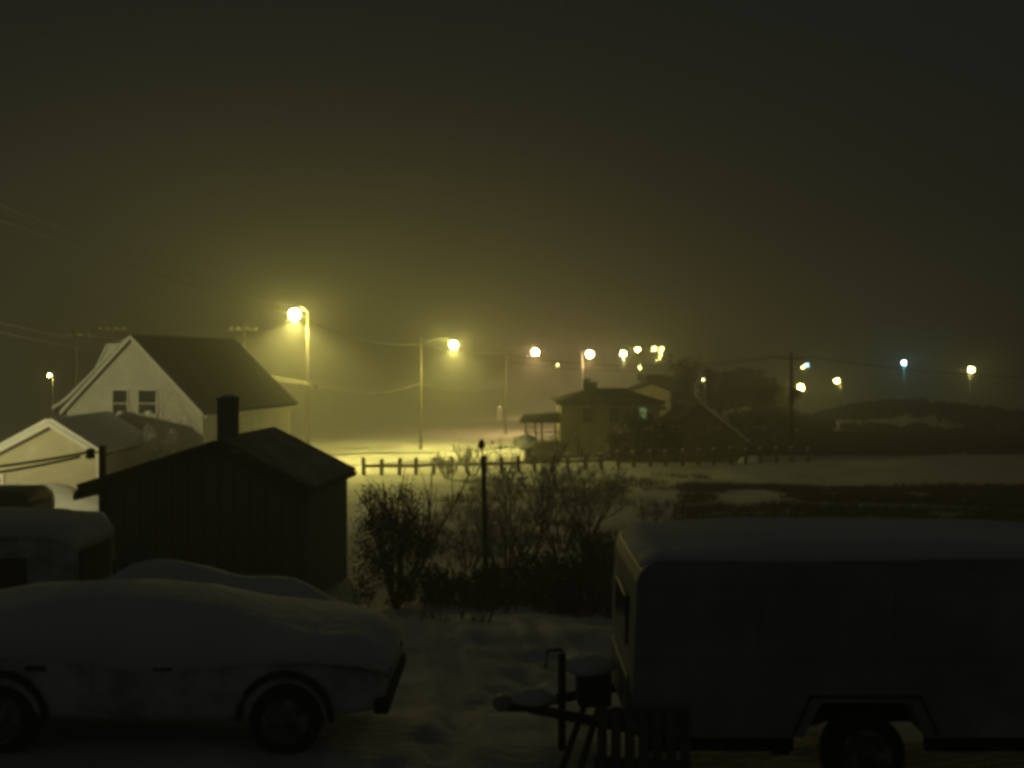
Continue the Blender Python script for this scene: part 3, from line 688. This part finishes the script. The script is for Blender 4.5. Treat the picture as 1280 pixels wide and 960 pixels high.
# far trees on the wooded knoll: three prototypes copied
def far_tree(loc, h, label, seed, conifer):
    rnd = random.Random(seed); root = thing("conifer_tree" if conifer else "bare_tree", label, "tree", loc, 0, "trees on the wooded knoll")
    t_ = MB(); t_.tube([(0, 0, -.3), (.05, 0, h*.5), (0, 0, h*.97)], [.16, .1, .02], 6); tips = []
    c = MB()
    if conifer:
        for k in range(10):
            z = h * (.15 + .8 * k / 10); rr = (1 - (z / h)) * h * .28 + .15
            for j in range(9):
                a = rnd.uniform(0, 2*PI); tips.append((Vector((math.cos(a)*rr*rnd.uniform(.3, 1), math.sin(a)*rr*rnd.uniform(.3, 1), z - rr*.2)), None))
        leaves(c, tips, 700, .34, .2, rnd, .5)
    else:
        for k in range(6):
            z = h * rnd.uniform(.3, .7); a = rnd.uniform(0, 2*PI)
            branch(t_, Vector((0, 0, z)), Vector((math.cos(a), math.sin(a), 1)).normalized(), h*.33, .06, 2, rnd, .7, 3, tips)
        leaves(c, tips, 500, .3, .35, rnd)
    t_.build("trunk", TWIG, root); c.build("crown", EVER if conifer else LEAFD, root)
    return root
rnd = random.Random(5); protos = []
spots = [(866, 172, 6.5), (884, 180, 6), (897, 190, 6.5), (908, 186, 7), (918, 196, 6.5), (928, 192, 7), (938, 198, 7.5), (949, 194, 7), (958, 200, 6.5),
         (967, 194, 6), (978, 190, 5.5), (925, 178, 5.5), (945, 176, 5), (903, 172, 5), (965, 178, 5), (985, 182, 4.5), (855, 164, 5.5)]
adj = ["leftmost", "second", "third", "fourth", "fifth", "sixth", "seventh", "eighth", "ninth", "tenth", "eleventh", "twelfth", "thirteenth", "fourteenth", "fifteenth", "sixteenth", "seventeenth"]
order = sorted(range(len(spots)), key=lambda i: spots[i][0])
for rank, i in enumerate(order):
    px, Y, h = spots[i]; Y *= .6; h *= .72; x = (px - 640) * Y / F; con = rank % 3 != 1
    lab = ("dark conifer" if con else "bare crowned tree") + " on the wooded knoll, " + adj[rank] + " counted from the left"
    if rank < 3: protos.append((far_tree((x, Y, H(x, Y)), 6.5, lab, 60 + rank, con), con))
    else:
        src = protos[(0, 1, 2)[rank % 3]][0]
        copy_thing(src, (x, Y, H(x, Y)), rnd.uniform(0, 6), h / 6.5, lab)
leafy_bush((P(1216, 0, 137).x, 137, H(64.2, 137)), 1.1, 2.4, "dark upright bush at the foot of the far right lamp post", EVER, 77, 900, "bushes on the far slope", .25)
leafy_bush((P(1152, 0, 131).x, 131, H(54.5, 131)), 2.2, 1.0, "low dark bush on the crest of the dark knoll", EVER, 78, 600, "bushes on the far slope", .2)

sc_ = MB(); rnd = random.Random(71)
for _ in range(5200):
    Y = rnd.uniform(78, 146); X = rnd.uniform(.22, .56) * Y
    if noise.noise((X * .09, Y * .09, 5)) + .5 * noise.noise((X * .4, Y * .4, 2)) < -.14: continue
    z = H(X, Y)
    for k in range(5):
        l = rnd.uniform(.25, .75); a = rnd.uniform(-.5, .5); bx = X + rnd.uniform(-.5, .5); by = Y + rnd.uniform(-.4, .4); wv = rnd.uniform(.10, .22)
        sc_.add([(bx - wv, by, z - .1), (bx + wv, by, z - .1), (bx + a * l + wv * .6, by + rnd.uniform(-.2, .2), z + l), (bx + a * l - wv * .6, by, z + l * .9)], [(0, 1, 2, 3)])
tag(sc_.build("heath_scrub", EVER), "low dark heath scrub over the knoll and hollow on the right", kind='stuff')

# dead grass tufts poking through the snow on the right slope, in wind-combed rows
tf = MB(); rnd = random.Random(31)
for _ in range(15000):
    Y = rnd.uniform(26, 50); X = rnd.uniform(.17, .58) * Y
    row = math.sin(Y * 2.4 + X * .35 + 2.2 * noise.noise((X * .12, Y * .12, 4)))
    dens = noise.noise((X * .16, Y * .22, 7)) + .7 * noise.noise((X * .7, Y * 1.1, 3)) - .12
    if row < -.3 or dens < -.50: continue
    z = H(X, Y)
    for k in range(4):
        a = rnd.uniform(-.6, .6); l = rnd.uniform(.12, .55); wv = rnd.uniform(.02, .04)
        bx = X + rnd.uniform(-.25, .25); by = Y + rnd.uniform(-.06, .06)
        tf.add([(bx - wv, by, z - .03), (bx + wv, by, z - .03), (bx + a * .5 + l * .55, by - .03, z + l * .75)], [(0, 1, 2)])
tag(tf.build("dead_grass", DRYG), "dark dead grass tufts poking through snow on the right slope", kind='stuff')
tf = MB()
for _ in range(5200):
    Y = rnd.uniform(17, 56); X = rnd.uniform(-.09, .20) * Y
    if noise.noise((X * .4, Y * .3, 2)) < -.02: continue
    z = H(X, Y)
    for k in range(4):
        a = rnd.uniform(-.5, .5); l = rnd.uniform(.12, .4)
        bx = X + rnd.uniform(-.15, .15); by = Y + rnd.uniform(-.15, .15)
        tf.add([(bx - .012, by, z - .03), (bx + .012, by, z - .03), (bx + a * l, by + rnd.uniform(-.1, .1), z + l)], [(0, 1, 2)])
tag(tf.build("dead_grass", DRYG), "dead grass showing through the snow between the bare shrubs and the fence", kind='stuff')

# ------------------------------------------------------------------ vehicles
def wheel(root, c, r, wd, side, off, spokes=8, snow=False):
    """wheel whose axle runs along y; side = -1 faces the camera"""
    n = 28
    w_ = MB().lathe([(r*.62, -wd/2), (r*.93, -wd/2), (r, -wd*.34), (r, wd*.34), (r*.93, wd/2), (r*.62, wd/2)], c, n, 'y')
    wo = w_.build("wheel", BLACK, root, True, off)
    rm = MB(); yf = c[1] + side * wd * .36
    rm.lathe([(r*.55, -.03), (r*.64, -.05), (r*.64, .04), (r*.55, .02)], (c[0], yf, c[2]), n, 'y')
    rm.lathe([(.02, -.05), (r*.2, -.05), (r*.24, .0), (r*.24, .03), (.02, .03)], (c[0], yf, c[2]), 16, 'y')
    for k in range(spokes):
        t = 2 * PI * k / spokes; M = Matrix.Translation((c[0], yf, c[2])) @ Matrix.Rotation(t, 4, 'Y')
        rm.box((-.035, -.02, r*.2), (.035, .02, r*.58), M)
    rm.build("rim", RIMS, wo, False, off)
    return wo
def loft(stations, n=24, e=3.2):
    """stations: (x, z_bottom, z_top, half_width, y_mid) with rounded rectangular sections"""
    b = MB()
    for (x, z0, z1, hwid, ym) in stations:
        for j in range(n):
            t = 2 * PI * j / n; c, s_ = math.cos(t), math.sin(t)
            yy = math.copysign(abs(c) ** (2 / e), c) * hwid; zz = math.copysign(abs(s_) ** (2 / e), s_) * (z1 - z0) / 2
            b.v.append((x, ym + yy, (z0 + z1) / 2 + zz))
    k = len(stations)
    for i in range(k - 1):
        for j in range(n): b.f.append((i*n+j, i*n+(j+1)%n, (i+1)*n+(j+1)%n, (i+1)*n+j))
    b.f += [tuple(range(n - 1, -1, -1)), tuple(range((k-1)*n, k*n))]
    return b

# --- car buried in snow, bottom left (faces right)
cx, cyy = -3.35, 9.75; cz = H(cx, 9.7) + .02
car = thing("parked_car", "snow buried car nosing right in the bottom left corner, one wheel showing", "car", (cx, cyy, cz), 0, "snowed in vehicles"); co_ = (0, 0, 0)
CW = .86
body = loft([(-2.2, .38, .78, .70, 0), (-2.1, .30, .93, .80, 0), (-1.5, .26, .96, CW, 0), (0, .24, .96, CW, 0), (.9, .25, .93, CW, 0), (1.7, .27, .84, .83, 0), (2.05, .32, .74, .76, 0), (2.18, .40, .66, .66, 0)], 28, 5)
body.build("body", VANP, car, True)
gl = loft([(-1.85, .90, 1.00, .70, 0), (-1.35, .86, 1.12, .66, 0), (-.6, .86, 1.16, .66, 0), (.15, .86, 1.13, .66, 0), (.85, .88, .98, .70, 0)], 24, 4)
gl.build("cabin", GLASS, car, True)
sn = loft([(-2.28, .70, .90, .66, 0), (-2.1, .80, 1.16, .84, .02), (-1.65, .72, 1.24, .88, .02), (-1.1, .66, 1.32, .90, .02), (-.4, .60, 1.35, .91, .02), (.2, .58, 1.31, .91, .02), (.62, .64, 1.20, .90, .02), (1.0, .72, 1.10, .89, .02), (1.5, .74, 1.03, .86, .02), (1.95, .66, 1.00, .80, .02), (2.2, .60, .80, .66, .02)], 28, 2.6)
for i, v in enumerate(sn.v):
    k = .06 * noise.noise((v[0]*1.3, v[1]*1.3, v[2])) + .035 * noise.noise((v[0]*3.7, v[1]*3.7, v[2]*3)); sn.v[i] = (v[0], v[1] + k, v[2] + k)
sn.build("snow_cover", SNOW, car, True)
for X in (-1.28, 1.30):
    wheel(car, (X, -CW+.09, .33), .33, .2, -1, None); wheel(car, (X, CW-.09, .33), .33, .2, 1, None)
    ar = MB()
    pts = [(X + .42*math.cos(t*PI/10), -CW-.012, .33 + .42*math.sin(t*PI/10)) for t in range(0, 11)]
    ar.tube(pts, .035, 6); ar.build("wheel_arch", BLACK, car, True)
MB().ball((2.12, -.45, .64), (.1, .16, .09), 12, 6).build("headlight", GLASS, car, True); MB().ball((2.12, .45, .64), (.1, .16, .09), 12, 6).build("headlight", GLASS, car, True)
MB().cbox((2.15, 0, .40), (.14, 1.5, .14)).build("bumper", BLACK, car, bevel=.03)
for X in (-.95, .2): MB().cbox((X, -CW-.015, .80), (.17, .03, .035)).build("door_handle", BLACK, car)
for X in (-.45, .72): MB().cbox((X, -CW-.001, .60), (.008, .012, .55)).build("door_seam", VANP, car)

# --- vans on the left
def van(loc, label, paint, snowy, L_=4.6, Hh=2.0, Wd=1.75):
    r_ = thing("parked_van", label, "van", loc, 0, "snowed in vehicles"); h2 = Wd / 2
    b = loft([(0, .55, Hh-.25, h2-.12, h2), (-.06, .42, Hh-.10, h2-.03, h2), (-.25, .36, Hh, h2, h2), (-3.0, .36, Hh, h2, h2), (-3.6, .36, Hh-.12, h2, h2), (-4.1, .38, 1.15, h2-.03, h2), (-L_, .45, .95, h2-.15, h2)], 32, 7)
    b.build("body", paint, r_, True)
    for X in (-.95, -3.75): wheel(r_, (X, .1, .34), .34, .22, -1, None); wheel(r_, (X, Wd-.1, .34), .34, .22, 1, None)
    MB().box((-1.75, -.012, 1.15), (-.55, .03, 1.68)).build("side_window", GLASS, r_, bevel=.01); MB().box((-3.05, -.012, 1.15), (-1.95, .03, 1.68)).build("side_window", GLASS, r_, bevel=.01)
    MB().box((-.01, .1, 1.0), (.035, .20, 1.35)).build("tail_light", mat("dark_red_lens", (.12, .01, .01), (.16, .015, .012), 3, .3), r_); MB().box((-.01, Wd-.2, 1.0), (.035, Wd-.1, 1.35)).build("tail_light", GLASS, r_)
    MB().box((-.03, .05, .42), (.10, Wd-.05, .58)).build("bumper", BLACK, r_, bevel=.03)
    MB().box((.002, .35, 1.15), (.03, Wd-.35, 1.7)).build("rear_window", GLASS, r_, bevel=.01)
    if snowy:
        s_ = loft([(.02, Hh-.30, Hh-.12, h2-.2, h2), (-.2, Hh-.14, Hh+.10, h2-.02, h2), (-1.5, Hh-.08, Hh+.17, h2, h2), (-3.1, Hh-.08, Hh+.14, h2, h2), (-3.6, Hh-.25, Hh-.02, h2-.06, h2)], 24, 3)
        s_.build("snow_cover", SNOW, r_, True)
    return r_
vx = (88 - 640) * 13.5 / F
van((vx, 13.4, H(vx - 1, 14.2) - .22), "snow plastered grey van cut off by the left edge, its rear corner beside the gate", VANP, True)
dx = (30 - 640) * 24 / F
van((dx, 24, H(dx - 1, 24.8) + .22), "dark unlit van roof behind the snow plastered van at the left edge", DARK, False, Hh=2.05)

# --- trailer, bottom right (tongue to the left)
TY, TW = 8.0, 1.72; tx = 1.0; tz = H(2.9, 8.6) + .0
tr = thing("box_trailer", "snow plastered box trailer with rounded front corner and spoked wheel in bottom right", "trailer", (tx, TY, tz))
TH = Z0 - 200 * 9.7 / F - tz - .07; TB = Z0 - (922 - HZ) * 8 / F - tz; TL = 4.3; wxp = (1082 - 640) * 8 / F - tx; WR = .335
prof = [(.02, TB), (wxp-.50, TB), (wxp-.36, WR*2+.10), (wxp+.36, WR*2+.10), (wxp+.50, TB), (TL, TB), (TL, TH-.12), (TL-.04, TH-.04), (TL-.12, TH), (.20, TH), (.11, TH-.03), (.045, TH-.09), (.015, TH-.18), (-.02, TB+.35)]
MB().prism(prof, 0, TW).build("body", TRAILP, tr)
MB().prism([(wxp-.6, TB+.02), (wxp-.45, WR*2+.16), (wxp+.45, WR*2+.16), (wxp+.6, TB+.02), (wxp+.58, TB+.02), (wxp+.44, WR*2+.14), (wxp-.44, WR*2+.14), (wxp-.58, TB+.02)], -.012, .0).build("wheel_arch_trim", DARK, tr)
MB().box((wxp-.5, .30, TB+.02), (wxp+.5, .33, WR*2+.08)).build("wheel_well", BLACK, tr)
wheel(tr, (wxp, .10, WR), WR, .2, -1, None, 10); wheel(tr, (wxp, TW-.10, WR), WR, .2, 1, None, 10)
MB().box((.1, .12, TB-.16), (wxp-.55, .20, TB-.003)).build("chassis_rail", BLACK, tr); MB().box((wxp+.55, .12, TB-.16), (TL-.05, .20, TB-.003)).build("chassis_rail", BLACK, tr)
MB().box((wxp-.75, .0, TB-.14), (wxp-.62, .05, TB-.003)).build("mud_flap", BLACK, tr)
for z_ in (TB+.04, TB+.62, TH-.22): MB().box((.06, -.010, z_), (TL-.04, -.002, z_+.022)).build("side_trim", TRAILP, tr) if z_ != TB+.04 else MB().box((.06, -.010, z_), (wxp-.55, -.002, z_+.022)).build("side_trim", STEEL, tr)
for X in (1.02, 2.12, 3.22): MB().box((X-.004, -.006, TB+.66), (X+.004, -.0015, TH-.24)).build("panel_seam", TRAILP, tr)
MB().box((3.45, -.02, TB+.70), (3.75, -.003, TB+.88)).build('side_vent', STEEL, tr, bevel=.004)
rs = loft([(.06, TH-.14, TH+.00, TW/2-.10, TW/2), (.22, TH-.06, TH+.08, TW/2-.01, TW/2), (1.2, TH-.04, TH+.11, TW/2+.02, TW/2), (2.6, TH-.04, TH+.10, TW/2+.02, TW/2), (3.6, TH-.04, TH+.07, TW/2+.01, TW/2), (TL+.02, TH-.05, TH+.04, TW/2-.04, TW/2)], 26, 3)
for i, v in enumerate(rs.v): rs.v[i] = (v[0], v[1], v[2] + .03 * noise.noise((v[0]*1.5, v[1]*2, 1.3)))
rs.build("roof_snow", SNOW, tr, True)
MB().box((.0, .25, TB+.02), (-.045, TW-.25, TB+.42)).build("stone_guard", STEEL, tr, bevel=.01)
MB().box((-.005, .45, TB+.62), (-.03, TW-.45, TB+1.05)).build("front_window", GLASS, tr, bevel=.008)
tg = MB(); hz_ = TB - .05
tg.tube([(.1, .28, hz_), (-.85, TW/2-.04, hz_)], .045, 6); tg.tube([(.1, TW-.28, hz_), (-.85, TW/2+.04, hz_)], .045, 6); tg.tube([(-.80, TW/2, hz_), (-1.05, TW/2, hz_)], .05, 8)
to_ = tg.build("tongue", BLACK, tr, True)
MB().ball((-1.08, TW/2, hz_+.03), (.10, .07, .08), 10, 6).build("coupler", STEEL, to_, True)
jk = MB().tube([(-.55, TW/2, .05), (-.55, TW/2, TB+.42)], .035, 8).tube([(-.55, TW/2, TB+.42), (-.55, TW/2, TB+.46), (-.68, TW/2-.02, TB+.46), (-.70, TW/2-.02, TB+.30)], .014, 6).build("jack", BLACK, tr, True)
MB().box((-.42, TW/2-.2, hz_+.05), (-.12, TW/2+.2, hz_+.36)).build("battery_box", DARK, tr, bevel=.03)
MB().ball((-.30, TW/2, hz_+.36), (.24, .28, .10), 12, 4, 0, 1, .2).build("tongue_snow", SNOW, tr, True)
MB().ball((-.80, TW/2, hz_+.05), (.22, .14, .10), 12, 4, 0, 1, .2).build("tongue_snow", SNOW, tr, True)
# slatted pallet propped against the trailer's front corner
pz = H(1.0, 7.6); pt = thing("slatted_pallet", "dark slatted wooden pallet propped against the trailer's lower front corner", "pallet", (1.02, 7.62, pz + .02)); pt.rotation_euler = (-.38, .05, 0)
for i in range(7): MB().cbox((-.33 + i * .11, 0, .42), (.075, .02, .84)).build("slat", WOOD, pt)
for z_ in (.06, .42, .78): MB().cbox((0, .055, z_), (.76, .08, .09)).build("rail", WOOD, pt)
for i in range(2):
    a = P(752 - i * 18, 872, 8.9); b = Vector((.52 - i * .16, 8.2, H(.5, 8.2)))
    o = MB().tube([b, a], .03, 5).build("leaning_stick", WOOD, None, True, b); o.location = b
    tag(o, ("dark stick leaning towards the trailer's front wall, the nearer to it", "dark stick leaning on the trailer tongue, left of its twin")[i], "stick", "leaning sticks")

# ------------------------------------------------------------------ falling snow and the hazy air
fl = MB(); rnd = random.Random(99)
for _ in range(5000):
    Y = rnd.uniform(7, 70); X = rnd.uniform(-.62, .62) * Y; z = rnd.uniform(H(X, Y), Z0 + 14)
    s_ = rnd.uniform(.004, .008)
    c = Vector((X, Y, z)); vs = [c + Vector((rnd.uniform(-1, 1), rnd.uniform(-1, 1), rnd.uniform(-1, 1))) * s_ for k in range(4)]
    fl.add(vs, [(0, 1, 2), (0, 2, 3), (0, 3, 1), (1, 3, 2)])
tag(fl.build("falling_snow", SNOW), "fine snowflakes blowing through the night air", kind='stuff')

hb = MB().box((-440, -14, Z0 - 22), (440, 775, Z0 + 15))
hm = bpy.data.materials.new("haze_air"); hm.cycles.volume_sampling = 'EQUIANGULAR'; hm.use_nodes = True; nt = hm.node_tree
nt.nodes.remove(nt.nodes["Principled BSDF"]); pv = nt.nodes.new("ShaderNodeVolumePrincipled")
pv.inputs["Color"].default_value = (.95, .95, .93, 1); pv.inputs["Density"].default_value = HAZE; pv.inputs["Anisotropy"].default_value = .38
nt.links.new(pv.outputs[0], nt.nodes["Material Output"].inputs["Volume"])
tag(hb.build("haze", hm), "blowing snow haze filling the night air", kind='stuff')
